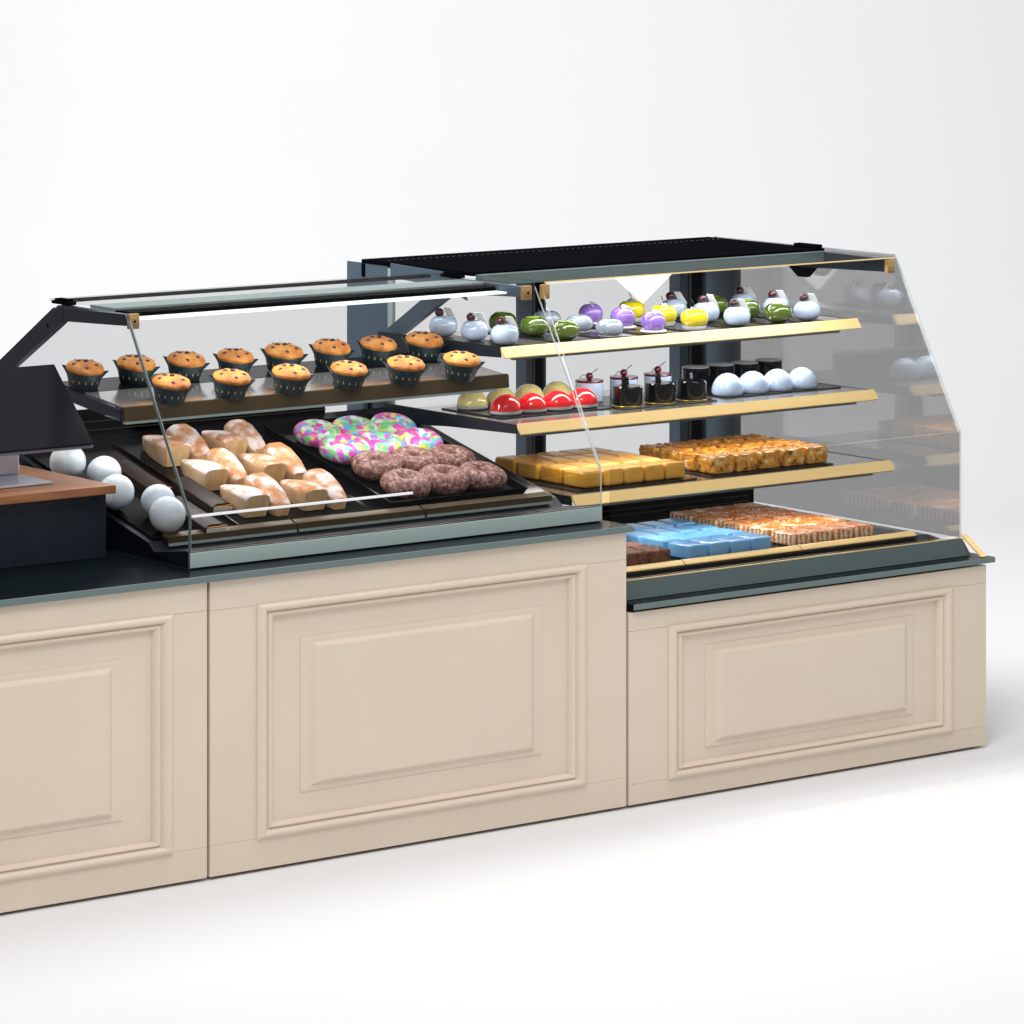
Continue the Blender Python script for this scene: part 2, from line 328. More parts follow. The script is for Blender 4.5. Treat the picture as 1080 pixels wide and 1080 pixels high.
# end glass
GT = 0.008
LX = -1.587
def end_panel(x, prof, mname, fn):
    bm = B(); prism(bm, prof, x-GT/2, x+GT/2, 'x', 0, 1)
    bmesh.ops.recalc_face_normals(bm, faces=bm.faces)
    for f in bm.faces:
        if f.normal.z < -0.9 or f.normal.y > 0.9: f.material_index = 2
    return fn(bm, 'end_glass', ['end_glass' if x < 0 else 'mirror_end_glass', 'glass_edge_dark' if x < 0 else 'glass_edge', 'glass_edge_dark'])
end_panel(LX, [(0.1, 0.9035), (0.1, 1.06), (0.452, 1.632), (0.87, 1.620), (1.27, 1.385), (1.27, 0.9035)], 'end_glass', L)
def quad_panel(bm, x0, x1, p0, p1, t=0.007):
    # slab between (y,z) p0 and p1 along x
    d = Vector((p1[0]-p0[0], p1[1]-p0[1])).normalized(); n = Vector((-d.y, d.x))*t
    if n.x > 0: n = -n
    prism(bm, [(p0[0]-n.x, p0[1]-n.y), p0, p1, (p1[0]-n.x, p1[1]-n.y)], x0, x1, 'x', 0, 0)
    for f in bm.faces:
        if abs(f.normal.x) > 0.9 or abs((f.verts[0].co.x-f.verts[1].co.x)) < 1e-9 and all(abs(v.co.x-f.verts[0].co.x) < 1e-6 for v in f.verts): f.material_index = 1
bm = B(); quad_panel(bm, LX+0.006, -0.026, (0.1, 0.954), (0.1, 1.058)); L(bm, 'lower_front_glass', ['front_glass', 'glass_edge'])
bm = B(); quad_panel(bm, LX+0.006, -0.026, (0.101, 1.064), (0.445, 1.628)); L(bm, 'front_glass', ['front_glass', 'glass_edge'])
bm = B(); bx(bm, LX+0.005, -0.775, 0.092, 0.0985, 1.057, 1.064); L(bm, 'joint_reflection', 'reflection_white')  # white strip stands for a reflection along the glass bend
bm = B(); bx(bm, -1.55, -0.07, 0.47, 0.965, 1.632, 1.638); L(bm, 'roof_glass', 'roof_glass')
bm = B(); bx(bm, -1.50, -0.075, 0.955, 0.985, 1.622, 1.6315); L(bm, 'roof_rear_bar', 'black_metal')
bm = B(); bx(bm, -1.50, -0.075, 0.66, 0.80, 1.614, 1.628); h = L(bm, 'lamp_housing', 'plinth_green')
bm = B(); bx(bm, -1.50, -0.075, 0.535, 0.590, 1.600, 1.606); L(bm, 'led_strip', 'led')
bm = B(); bx(bm, -1.50, -0.075, 0.597, 0.657, 1.604, 1.622); L(bm, 'lamp_bracket', 'black_metal')
def arm_mesh(x, rear=True, fn=L, back_y=1.32, m='slate_metal'):
    bm = B(); w = 0.010
    bot = [(0.455, 1.594), (0.84, 1.578)]; top = [(0.84, 1.628), (0.455, 1.6275)]
    prism(bm, bot+top, x-w, x+w, 'x')
    a = fn(bm, 'arm', m)
    bm = B(); prism(bm, [(0.838, 1.578), (0.842, 1.629), (0.870, 1.625), (back_y, 1.402-(back_y-1.236)*0.42), (back_y, 1.345-(back_y-1.236)*0.42), (0.86, 1.565)], x-w-0.001, x+w+0.001, 'x')
    b = fn(bm, 'brace', m)
    bm = B(); bx(bm, x-0.016, x+0.016, 0.80, 0.90, 1.6295, 1.640, bev=0.003); bx(bm, x-0.013, x+0.013, 0.815, 0.885, 1.638, 1.647)
    k = fn(bm, 'hinge', 'black_metal')
    bm = B(); ball(bm, (x, 0.93, 1.556), 0.014, 1, 0, 12, 8); fn(bm, 'pivot_knob', 'black_metal')
    bm = B(); bx(bm, x-0.017, x+0.017, 0.438, 0.456, 1.586, 1.632, bev=0.002); c = fn(bm, 'clamp', 'clamp_brass')
    bm = B(); ball(bm, (x, 0.437, 1.609), 0.004, 1, 0, 10, 6); fn(bm, 'screw', 'black_metal')
    return a
arm_mesh(-1.565, m='navy_metal'); arm_mesh(-0.062)
# muffin shelf
def shelf_z(y): return 1.332+0.10*(y-0.56)
bm = B(); prism(bm, [(0.575, shelf_z(0.575)-0.008), (0.575, shelf_z(0.575)), (0.80, shelf_z(0.80)), (0.80, shelf_z(0.80)-0.008)], -1.52, -0.055, 'x'); L(bm, 'muffin_shelf', 'shelf_steel')
bm = B(); prism(bm, [(0.801, shelf_z(0.80)-0.008), (0.801, shelf_z(0.80)+0.001), (0.975, shelf_z(0.975)), (0.975, shelf_z(0.975)-0.02)], -1.52, -0.055, 'x'); L(bm, 'shelf_rear_rail', 'deck_black')
bm = B(); prism(bm, [(0.556, 1.290), (0.562, 1.333), (0.5745, 1.334), (0.5745, 1.290)], -1.525, -0.048, 'x'); L(bm, 'shelf_lip', 'bronze')
bm = B(); bx(bm, -1.522, -0.10, 0.5565, 0.574, 1.2815, 1.2895); L(bm, 'shelf_lip_underside', 'plinth_green')
for x in (-1.528, -0.040):
    bm = B(); prism(bm, [(0.576, 1.290), (0.576, 1.325), (0.98, 1.372), (1.24, 1.36), (1.24, 1.30), (0.98, 1.335)], x-0.005, x+0.005, 'x'); L(bm, 'shelf_bracket', 'navy_metal')

# ------------------------------------------------------------------ right (cake) case
case_r = thing('display_case', 'right glass display case with three gold edged shelves of glazed cakes', 'display case', (0.76, 0.1, 0.650))
def R(bm, name, mats, parent=None):
    o = obj(name, bm, mats, case_r); o.data.transform(Matrix.Translation(-Vector(case_r.location))); return o
bm = B(); prism(bm, [(0.060, 0.651), (0.100, 0.700), (0.20, 0.690), (0.262, 0.698), (0.262, 0.651)], 0.012, 1.545, 'x'); bx(bm, 0.012, 1.545, 0.262, 1.20, 0.651, 0.697); R(bm, 'base_box', 'deck_black')
bm = B(); prism(bm, [(0.052, 0.6515), (0.096, 0.7035), (0.100, 0.701), (0.0585, 0.6515)], 0.012, 1.548, 'x'); R(bm, 'plinth_strip', 'plinth_dark')
bm = B(); bx(bm, 0.012, 1.545, 0.101, 0.105, 0.702, 0.7055); R(bm, 'gold_line', 'gold')
bm = B(); bx(bm, 0.014, 1.47, 0.1495, 0.155, 0.696, 0.6995); R(bm, 'gold_line', 'bronze')
bm = B(); prism(bm, [(0.000, 0.6515), (0.098, 0.716), (0.108, 0.712), (0.012, 0.6515)], 1.549, 1.573, 'x'); R(bm, 'end_bracket', 'gold')
bm = B(); bx(bm, 0.10, 1.46, 0.285, 1.10, 0.699, 0.703); R(bm, 'deck', 'deck_black')
bm = B(); bx(bm, -0.02, 1.53, 1.165, 1.19, 0.6975, 0.76); R(bm, 'back_riser', 'black_metal')
for k in range(2):
    bm = B(); bx(bm, 0.0, 1.5, 1.159, 1.163, 0.712+0.02*k, 0.7145+0.02*k); R(bm, 'riser_line', 'bronze')
for a, b in ((0.03, 0.425), (0.432, 0.935), (0.942, 1.46)):
    bm = B(); prism(bm, [(0.228, 0.7045), (0.230, 0.708), (0.246, 0.7165), (0.262, 0.7165), (0.262, 0.7045)], a, b, 'x'); R(bm, 'price_rail', 'gold')
    bm = B(); bx(bm, a, b, 0.226, 0.261, 0.6975, 0.7040); R(bm, 'rail_base', 'bronze')
def shelf(yf, zt, xa, xb, yb, label_m='shelf_steel'):
    bm = B(); bx(bm, xa, xb, yf+0.026, yb, zt-0.010, zt-0.003); R(bm, 'shelf', label_m)
    bm = B(); prism(bm, [(yf, zt-0.030), (yf+0.024, zt+0.002), (yf+0.0255, zt+0.001), (yf+0.0255, zt-0.012), (yf+0.006, zt-0.034)], xa-0.003, xb+0.003, 'x'); R(bm, 'shelf_lip', 'gold')
    bm = B(); bx(bm, xa+0.04, xb-0.09, yf+0.012, yf+0.030, zt-0.042, zt-0.0345); R(bm, 'lip_underside', 'edge_green')
    for x in (xa, xb):
        bm = B(); prism(bm, [(yf+0.03, zt-0.032), (yf+0.03, zt-0.002), (yb+0.16, zt-0.002), (yb+0.16, zt-0.07), (yb-0.2, zt-0.045)], x-0.003, x+0.003, 'x'); R(bm, 'shelf_bracket', 'navy_metal')
shelf(0.505, 1.425, -0.10, 1.455, 1.06)
shelf(0.418, 1.185, -0.10, 1.455, 1.02)
shelf(0.335, 0.948, 0.06, 1.455, 1.02)
RX = 1.545
end_panel(RX, [(0.1, 0.706), (0.1, 1.07), (0.425, 1.652), (1.40, 1.652), (1.40, 0.706)], 'end_glass', R)
bm = B(); quad_panel(bm, 0.012, RX-0.006, (0.1, 0.712), (0.1, 1.066)); 
R(bm, 'lower_front_glass', ['front_glass', 'front_glass'])
bm = B(); quad_panel(bm, -0.0255, RX-0.006, (0.101, 1.072), (0.415, 1.636)); R(bm, 'front_glass', ['front_glass', 'glass_edge'])
bm = B(); bx(bm, -0.012, 1.535, 0.412, 0.416, 1.640, 1.644); R(bm, 'front_edge_line', 'gold')
bm = B(); bx(bm, -0.01, 1.53, 0.4175, 0.72, 1.640, 1.646); R(bm, 'roof_glass', 'roof_glass')
bm = B(); bx(bm, -0.03, 1.53, 0.78, 1.42, 1.636, 1.650, bev=0.002); bx(bm, -0.03, 1.53, 1.40, 1.42, 1.59, 1.635); R(bm, 'roof_panel', 'black_metal')
bm = B()
for i in range(60): bx(bm, 0.0+i*0.025, 0.009+i*0.025, 1.30, 1.306, 1.6502, 1.6515)
R(bm, 'vent_slots', 'navy_metal')
bm = B(); bx(bm, -0.02, 1.515, 0.742, 0.7775, 1.606, 1.642); R(bm, 'lamp_housing', 'edge_green')
bm = B(); prism(bm, [(0.42, 1.594), (0.42, 1.637), (1.23, 1.646), (1.23, 1.585), (0.86, 1.580)], 1.492, 1.512, 'x'); R(bm, 'arm', 'navy_metal')
bm = B(); prism(bm, [(0.80, 1.555), (0.92, 1.590), (1.235, 1.600), (1.235, 1.648), (0.86, 1.640)], -0.040, -0.034, 'x'); R(bm, 'arm', 'slate_metal')
bm = B(); bx(bm, 1.488, 1.520, 0.78, 0.90, 1.651, 1.664, bev=0.003); R(bm, 'hinge', 'black_metal')
bm = B(); prism(bm, [(0.80, 1.58), (0.84, 1.545), (0.88, 1.545), (0.93, 1.58)], 1.49, 1.514, 'x'); R(bm, 'hinge_foot', 'black_metal')
bm = B(); bx(bm, 1.486, 1.518, 0.402, 0.420, 1.590, 1.636, bev=0.002); R(bm, 'clamp', 'clamp_brass')
bm = B(); bx(bm, -0.030, -0.002, 0.400, 0.418, 1.590, 1.636, bev=0.002); R(bm, 'clamp', 'clamp_brass')
# rear side panels and posts
bm = B(); bx(bm, -0.028, -0.018, 1.267, 1.509, 0.66, 1.637); R(bm, 'side_panel', 'slate_metal')
bm = B(); bx(bm, -0.029, -0.017, 1.238, 1.266, 0.66, 1.630); R(bm, 'panel_edge_strip', 'chrome_green')
bm = B(); bx(bm, 1.500, 1.510, 1.238, 1.405, 0.70, 1.634); R(bm, 'side_panel', 'slate_metal')
bm = B(); bx(bm, 1.499, 1.511, 1.215, 1.237, 0.70, 1.634); R(bm, 'panel_edge_strip', 'edge_green')
for y in (1.30, 1.35):
    bm = B(); ball(bm, (1.498, y, 1.55), 0.007, 1, 0, 12, 8); R(bm, 'bolt', 'black_metal')
for x0, x1 in ((-0.108, -0.064), (0.594, 0.682), (1.294, 1.419)):
    w = (x1-x0); PT = 1.29 if x0 < 0 else 1.634
    bm = B(); bx(bm, x0, x0+w*0.30, 1.30, 1.36, 0.66, PT); bx(bm, x0+w*0.36, x0+w*0.44, 1.30, 1.36, 0.66, PT); bx(bm, x0+w*0.9, x1, 1.30, 1.36, 0.66, PT)
    p = R(bm, 'rear_post', 'slate_metal')
    bm = B(); bx(bm, x0+w*0.30, x0+w*0.90, 1.312, 1.36, 0.66, PT)
    R(bm, 'post_channel', 'black_metal')

# emissive triangle under the roof, standing in for a lamp reflection in the glass
mat('reflection_glow', (0.9, 0.9, 0.9), 0.4, emis=(1, 1, 1), estr=1.5)
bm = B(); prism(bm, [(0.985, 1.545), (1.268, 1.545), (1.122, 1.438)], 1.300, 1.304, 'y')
tag(obj('reflection_triangle', bm, 'reflection_glow'), 'white triangular lamp reflection, as a glowing shape at the back of the cake case', 'reflection')

# ------------------------------------------------------------------ till desk, wood top, screen
t = thing('till_desk', 'dark blue box desk with an oak top standing on the left countertop', 'desk', (-2.2, 0.45, 0.902))
bm = B(); bx(bm, -0.7, 0.541, 0.0, 0.75, 0.0005, 0.198, bev=0.002); obj('desk_box', bm, 'navy_metal', t)
bm = B(); bx(bm, -0.75, 0.545, -0.05, 0.66, 0.1985, 0.224, bev=0.002); obj('desk_top', bm, 'oak_wood', t)
t = thing('touch_screen', 'large dark tilted till screen on a silver stand on the oak top', 'screen', (-2.0, 0.70, 1.1265))
# slab: bottom edge (y .50,z 1.235) to top (y .735,z 1.46)
bm = B()
def sc(u, v, w):   # u along x, v up the slope, w thickness
    d = Vector((0, 0.235, 0.225)).normalized(); n = Vector((0, -d.z, d.y))
    return Vector((u, -0.20, 0.108))+d*v+n*w
LN = math.hypot(0.235, 0.225)
def slab(u0, u1, v0, v1, w0, w1):
    bm = B(); vs = [bm.verts.new(sc(u, v, w)) for u in (u0, u1) for v in (v0, v1) for w in (w0, w1)]
    for q in ((0, 1, 3, 2), (4, 6, 7, 5), (0, 4, 5, 1), (2, 3, 7, 6), (0, 2, 6, 4), (1, 5, 7, 3)): bm.faces.new([vs[i] for i in q])
    bmesh.ops.bevel(bm, geom=bm.edges[:], offset=0.003, segments=2, affect='EDGES'); return bm
bm.free()
obj('housing', slab(-0.26, 0.330, 0, LN, -0.012, 0), 'screen_edge', t)
g = obj('display', slab(-0.258, 0.328, 0.002, LN-0.002, 0.0005, 0.007), 'screen_black', t)
bm = B(); tube(bm, [(0.22, -0.05, 0.0), (0.22, -0.04, 0.08), (0.22, -0.01, 0.16)], 0.012)
bm.free(); bm = B(); bx(bm, -0.04, 0.205, 0.03, 0.065, 0.008, 0.20, bev=0.004); obj('stand_neck', bm, 'stand_silver', t)
bm = B(); bx(bm, -0.20, 0.205, -0.17, 0.10, 0.0005, 0.008, bev=0.003); obj('stand_base', bm, 'stand_silver', t)

# ------------------------------------------------------------------ trays and boards
def tray(x0, x1, y0, y1, label, m='deck_black', rim=0.028):
    t = thing('serving_tray', label, 'tray', ((x0+x1)/2, (y0+y1)/2, 0), 'black trays on the sloping deck')
    cy = (y0+y1)/2; t.location.z = deck_z(cy)+0.001; t.rotation_euler = (math.atan(SL), 0, 0)
    hx, hy = (x1-x0)/2, (y1-y0)/2/math.cos(math.atan(SL))
    bm = B(); bx(bm, -hx, hx, -hy, hy, 0, 0.004); obj('tray_base', bm, m, t)
    bm = B()
    frame = [(-hx, -hy), (hx, -hy), (hx, hy), (-hx, hy)]
    r0 = [bm.verts.new((x, y, 0.0045)) for x, y in frame]; r1 = [bm.verts.new((x*1.03, y*1.03, rim)) for x, y in frame]
    r2 = [bm.verts.new((x*1.03+math.copysign(0.004, x), y*1.03+math.copysign(0.004, y), rim-0.001)) for x, y in frame]; r3 = [bm.verts.new((x+math.copysign(0.003, x), y+math.copysign(0.003, y), 0.0005)) for x, y in frame]
    for a, b in ((r0, r1), (r1, r2), (r2, r3)):
        for i in range(4): bm.faces.new([a[i], a[(i+1) % 4], b[(i+1) % 4], b[i]])
    obj('tray_rim', bm, m, t)
    return t
tray(-0.665, -0.145, 0.365, 1.06, 'black tray under the sprinkled and chocolate donuts')
tray(-1.235, -0.745, 0.37, 1.08, 'wide flat black tray under the six breads', rim=0.009)
def board(x0, x1, y0, y1, z, label, group):
    bm = B(); bx(bm, -(x1-x0)/2, (x1-x0)/2, -(y1-y0)/2, (y1-y0)/2, 0, 0.004, bev=0.001, seg=1)
    o = obj('cake_board', bm, 'board_black', loc=((x0+x1)/2, (y0+y1)/2, z)); tag(o, label, 'cake board', group); return o
Z1, Z2, Z3, Z4 = 1.4225, 1.1825, 0.9455, 0.7035

# ------------------------------------------------------------------ prototypes
PR = {}
def reg(k, root): PR[k] = (root, False)
def muffin():
    t = thing('muffin', 'x', 'muffin')
    bm = B(); prof = [(0.0, 0.0), (0.041, 0.0), (0.043, 0.003), (0.050, 0.030), (0.0565, 0.054), (0.0545, 0.054)]
    lathe(bm, prof, 64, 0, flute=20, fl_amp=0.014)
    for k in range(2):          # pointed paper corners flaring outwards
        a = k*PI-0.645; big = 0.85
        top = []; out = []
        for q, rr, zz in ((-0.50, 0.0555, 0.046), (-0.20, 0.0555+0.010*big, 0.058), (0.0, 0.0555+0.019*big, 0.063), (0.20, 0.0555+0.010*big, 0.058), (0.50, 0.0555, 0.046)):
            out.append(bm.verts.new((rr*math.cos(a+q), rr*math.sin(a+q), zz))); top.append(bm.verts.new(((rr-0.002)*math.cos(a+q), (rr-0.002)*math.sin(a+q), zz+0.001)))
        lo = [bm.verts.new((0.052*math.cos(a+q), 0.052*math.sin(a+q), 0.036)) for q in (-0.35, -0.17, 0, 0.17, 0.35)]
        for w in range(4):
            bm.faces.new([lo[w], lo[w+1], out[w+1], out[w]]); bm.faces.new([out[w], out[w+1], top[w+1], top[w]])
    for k in range(16):
        a = k*2*PI/16
        for z0, z1, rr in ((0.022, 0.032, 0.0475),):
            w = 0.045; r0 = 0.0481+0.0012; r1 = 0.0507+0.0012
            f = bm.faces.new([bm.verts.new((r0*math.cos(a-w), r0*math.sin(a-w), z0)), bm.verts.new((r0*math.cos(a+w), r0*math.sin(a+w), z0)),
                              bm.verts.new((r1*math.cos(a+w*0.6), r1*math.sin(a+w*0.6), z1)), bm.verts.new((r1*math.cos(a-w*0.6), r1*math.sin(a-w*0.6), z1))]); f.material_index = 1
    obj('paper_cup', bm, ['muffin_paper', 'cup_mark'], t)
    bm = B(); lathe(bm, [(0.050, 0.046), (0.0535, 0.052), (0.0575, 0.058), (0.0580, 0.063), (0.054, 0.070), (0.044, 0.077), (0.026, 0.083), (0.010, 0.085), (0.0, 0.0853)], 48)
    for v in bm.verts:
        s = math.sin(v.co.x*150)*math.cos(v.co.y*130); v.co.z += 0.0022*s; v.co.x *= 1+0.015*s
    obj('crumb_top', bm, 'muffin_crumb', t)
    for r, a in ((0.0, 0), (0.036, 0.6), (0.040, 1.9), (0.038, 3.1), (0.041, 4.3), (0.034, 5.4), (0.022, 2.6)):
        bm = B(); ball(bm, (0, 0, 0), 0.0075, 0.8, 0, 12, 8); o = obj('blueberry', bm, 'blueberry', t); o.location = (r*math.cos(a), r*math.sin(a), 0.0855-r*r*7.0)
    return t
reg('muffin', muffin())
def bread():
    # split loaf: thick cut front arm on the left, high arched arm on the right
    t = thing('split_loaf', 'x', 'bread')
    def arm(x0, x1, st, name):
        # stations: (y, zbottom, ztop, halfwidth factor)
        bm = B(); rings = []; n = 14
        cx = (x0+x1)/2; hw = (x1-x0)/2
        for y, zb, zt, wf in st:
            rg = []
            for i in range(n):
                a = PI*i/(n-1)  # over the top
                rg.append(bm.verts.new((cx+hw*wf*math.copysign(abs(math.cos(a))**0.55, math.cos(a)), y, zb+(zt-zb)*(0.74+0.26*math.sin(a)) if 0 < i < n-1 else zb+(zt-zb)*0.70)))
            rg.append(bm.verts.new((cx-hw*wf*0.80, y, zb))); rg.append(bm.verts.new((cx+hw*wf*0.80, y, zb)))
            rings.append(rg)
        m = n+2
        for a, b in zip(rings, rings[1:]):
            for i in range(m):
                f = bm.faces.new([a[i], a[(i+1) % m], b[(i+1) % m], b[i]]); f.smooth = True
                f.material_index = 1 if 1 <= i <= n-3 else 0
        f = bm.faces.new(rings[0]); f.material_index = 2; bm.faces.new(rings[-1][::-1])
        return obj(name, bm, ['bread_crust', 'bread_top', 'bread_cut'], t)
    arm(-0.095, 0.005, [(-0.078, 0.002, 0.070, 0.86), (-0.068, 0.0, 0.074, 0.98), (-0.03, 0.0, 0.072, 1.0), (0.03, 0.0, 0.062, 0.86), (0.075, 0.004, 0.048, 0.6), (0.105, 0.012, 0.038, 0.34)], 'cut_half')
    arm(0.002, 0.088, [(-0.088, 0.0, 0.036, 0.55), (-0.080, 0.0, 0.042, 0.7), (-0.03, 0.0, 0.062, 0.92), (0.03, 0.0, 0.078, 1.0), (0.07, 0.0, 0.080, 0.9), (0.098, 0.006, 0.060, 0.6)], 'arched_half')
    return t
reg('bread', bread())
def donut(name, m, cat='donut'):
    bm = B(); rs = []; NU, NV = 40, 16
    for i in range(NU):
        a = 2*PI*i/NU; rg = []
        for j in range(NV):
            b = 2*PI*j/NV; R_ = 0.0475; r_ = 0.035
            wob = 1+0.03*math.sin(3*a+1)+0.02*math.sin(5*a)
            rg.append(bm.verts.new(((R_+r_*math.cos(b))*math.cos(a)*wob, (R_+r_*math.cos(b))*math.sin(a)*wob, 0.033+0.033*math.sin(b))))
        rs.append(rg)
    for i in range(NU):
        for j in range(NV):
            f = bm.faces.new([rs[i][j], rs[(i+1) % NU][j], rs[(i+1) % NU][(j+1) % NV], rs[i][(j+1) % NV]]); f.smooth = True
    o = obj(name, bm, m); return tag(o, 'x', cat)
reg('sprinkle', donut('sprinkle_donut', 'sprinkle_icing')); reg('chocdonut', donut('chocolate_donut', 'chocolate_sugar'))
def choc_bar():
    t = thing('chocolate_bar_cake', 'x', 'cake')
    bm = B()
    pr = []
    rings = []
    for k in range(9):
        y = -0.10+0.24*k/8; w = 0.038-0.004*(k/8); h = 0.034
        rings.append([bm.verts.new(p) for p in ((-w, y, 0), (-w, y, h*0.72), (-w*0.6, y, h), (w*0.6, y, h), (w, y, h*0.72), (w, y, 0))])
    for a, b in zip(rings, rings[1:]):
        for i in range(6): f = bm.faces.new([a[i], a[(i+1) % 6], b[(i+1) % 6], b[i]]); f.smooth = i in (1, 2, 3)
    bm.faces.new(rings[0]); bm.faces.new(rings[-1][::-1])
    obj('chocolate_coat', bm, 'chocolate_bar', t)
    bm = B(); bx(bm, -0.034, 0.034, -0.1085, -0.1005, 0.001, 0.024, bev=0.002, seg=1); obj('filling', bm, 'cream_filling', t)
    bm = B(); tube(bm, [(-0.034, -0.106, 0.0255), (-0.015, -0.107, 0.028), (0.002, -0.106, 0.027), (0.018, -0.107, 0.0295), (0.034, -0.106, 0.029)], 0.0022, 6); obj('caramel_drizzle', bm, 'caramel', t)
    return t
reg('bar', choc_bar())
def meringue():
    bm = B(); ball(bm, (0, 0, 0.054), 0.055, 0.98, 0, 32, 20)
    return tag(obj('meringue_ball', bm, 'meringue'), 'x', 'meringue')
reg('ball', meringue())
def squash(bm, r, h, z0=0, mi=0, seg=32, flat=0.55):
    pr = [(0.0, z0)]
    for k in range(13):
        a = -PI/2+PI*k/12; c = math.cos(a); s = math.sin(a)
        pr.append((r*(flat+(1-flat)*c) if abs(s) < 0.999 else r*flat, z0+h/2+h/2*s))
    pr.append((0.0, z0+h)); lathe(bm, pr, seg, mi)
def cherry_dome():
    t = thing('cherry_cake', 'x', 'cake')
    bm = B(); squash(bm, 0.044, 0.062, flat=0.35); obj('glazed_body', bm, 'glaze_white', t)
    bm = B(); ball(bm, (-0.012, 0.004, 0.072), 0.0145, 0.95, 0, 16, 10); obj('cherry', bm, 'cherry', t)
    bm = B()
    vs = [(-0.004, -0.006, 0.086), (0.012, -0.020, 0.084), (0.040, -0.018, 0.046), (0.022, 0.000, 0.050)]
    A = [bm.verts.new(v) for v in vs]; Bv = [bm.verts.new((x+0.003, y+0.003, z+0.002)) for x, y, z in vs]
    bm.faces.new(A); bm.faces.new(Bv[::-1])
    for i in range(4): bm.faces.new([A[i], A[(i+1) % 4], Bv[(i+1) % 4], Bv[i]])
    obj('chocolate_shard', bm, 'white_choc', t); return t
reg('cherry', cherry_dome())
def green_cake():
    t = thing('green_cake', 'x', 'cake')
    bm = B(); squash(bm, 0.046, 0.060, flat=0.35); obj('glazed_body', bm, 'glaze_green', t)
    bm = B(); lathe(bm, [(0.0, 0.0605), (0.018, 0.0615), (0.022, 0.060), (0.019, 0.057), (0.0, 0.057)], 20, cx=-0.006); obj('leaf_disc', bm, 'leaf_green', t)
    return t
reg('green', green_cake())
def silver_cake():
    t = thing('silver_cake', 'x', 'cake')
    bm = B(); squash(bm, 0.045, 0.055, flat=0.35); obj('glazed_body', bm, 'glaze_silver', t)
    bm = B(); lathe(bm, [(0, 0.0), (0.034, 0.0), (0.036, 0.002), (0.034, 0.004), (0.0, 0.004)], 24); obj('biscuit_base', bm, 'pale_disc', t)
    return t
reg('silver', silver_cake())
def purple_cake():
    t = thing('purple_cake', 'x', 'cake')
    bm = B(); squash(bm, 0.040, 0.062, z0=0.004, flat=0.3); obj('glazed_body', bm, 'glaze_purple', t)
    bm = B(); lathe(bm, [(0, 0.0), (0.038, 0.0), (0.043, 0.005), (0.039, 0.009), (0.0, 0.009)], 48, flute=16, fl_amp=0.035); obj('frilled_base', bm, 'white_choc', t)
    bm = B(); lathe(bm, [(0, 0.0), (0.018, 0.0), (0.019, 0.0015), (0.018, 0.003), (0, 0.003)], 20)
    o = obj('petal', bm, 'glaze_white', t); o.location = (0.004, -0.014, 0.062); o.rotation_euler = (0.55, 0.25, 0); return t
reg('purple', purple_cake())
def yellow_cake():
    t = thing('lemon_cake', 'x', 'cake')
    bm = B(); squash(bm, 0.045, 0.060, z0=0.006, flat=0.4); obj('glazed_body', bm, 'glaze_yellow', t)
    bm = B(); lathe(bm, [(0, 0.0), (0.037, 0.0), (0.039, 0.006), (0.038, 0.012), (0.0, 0.012)], 28); obj('biscuit_base', bm, 'pale_disc', t)
    bm = B(); lathe(bm, [(0, 0.065), (0.015, 0.065), (0.011, 0.072), (0.0, 0.074)], 16); obj('cream_knob', bm, 'glaze_silver', t)
    bm = B(); tube(bm, [(0, 0, 0.07), (-0.004, 0, 0.084), (-0.010, 0, 0.096)], 0.0016, 6); obj('stalk', bm, 'stem', t); return t
reg('yellow', yellow_cake())
def half_dome(name, m, base, cat='cake'):
    t = thing(name, 'x', cat)
    bm = B(); R_ = 0.052; pr = [(R_*math.cos(PI/2*k/12), 0.014+0.050*math.sin(PI/2*k/12)) for k in range(13)]; pr[-1] = (0.0, pr[-1][1])
    lathe(bm, [(0.0, 0.012), (R_, 0.012)]+pr, 36); obj('glazed_dome', bm, m, t)
    bm = B(); lathe(bm, [(0, 0.0), (0.048, 0.0), (0.053, 0.004), (0.053, 0.0115), (0.0, 0.0115)], 36); obj('biscuit_base', bm, base, t); return t
reg('red', half_dome('red_dome_cake', 'glaze_red', 'pale_disc')); reg('cream', half_dome('pale_yellow_dome_cake', 'glaze_cream', 'pale_disc'))
def white_dome():
    bm = B(); R_ = 0.056; pr = [(R_*math.cos(PI/2*k/12), 0.008+0.062*math.sin(PI/2*k/12)) for k in range(13)]; pr[-1] = (0.0, pr[-1][1])
    lathe(bm, [(0, 0), (R_*0.94, 0)]+pr, 36); return tag(obj('white_dome_cake', bm, 'glaze_white'), 'x', 'cake')
reg('wdome', white_dome())
def white_cyl():
    t = thing('cherry_topped_cylinder_cake', 'x', 'cake')
    bm = B(); lathe(bm, [(0, 0), (0.046, 0), (0.048, 0.003), (0.048, 0.066), (0.0, 0.066)], 36); obj('cream_body', bm, 'glaze_white', t)
    bm = B(); lathe(bm, [(0, 0.0665), (0.048, 0.0665), (0.049, 0.070), (0.047, 0.074), (0.0, 0.075)], 36); obj('crimson_glaze', bm, 'crimson', t)
    bm = B(); ball(bm, (0, 0, 0.086), 0.013, 0.95, 0, 16, 10); obj('cherry', bm, 'crimson', t)
    bm = B(); tube(bm, [(0.0, 0, 0.09), (0.012, -0.01, 0.103), (0.024, -0.016, 0.112)], 0.0015, 6); tube(bm, [(0.0, 0, 0.09), (-0.03, 0.0, 0.092), (-0.045, 0.0, 0.082)], 0.0013, 6); obj('stem', bm, 'stem', t); return t
reg('wcyl', white_cyl())
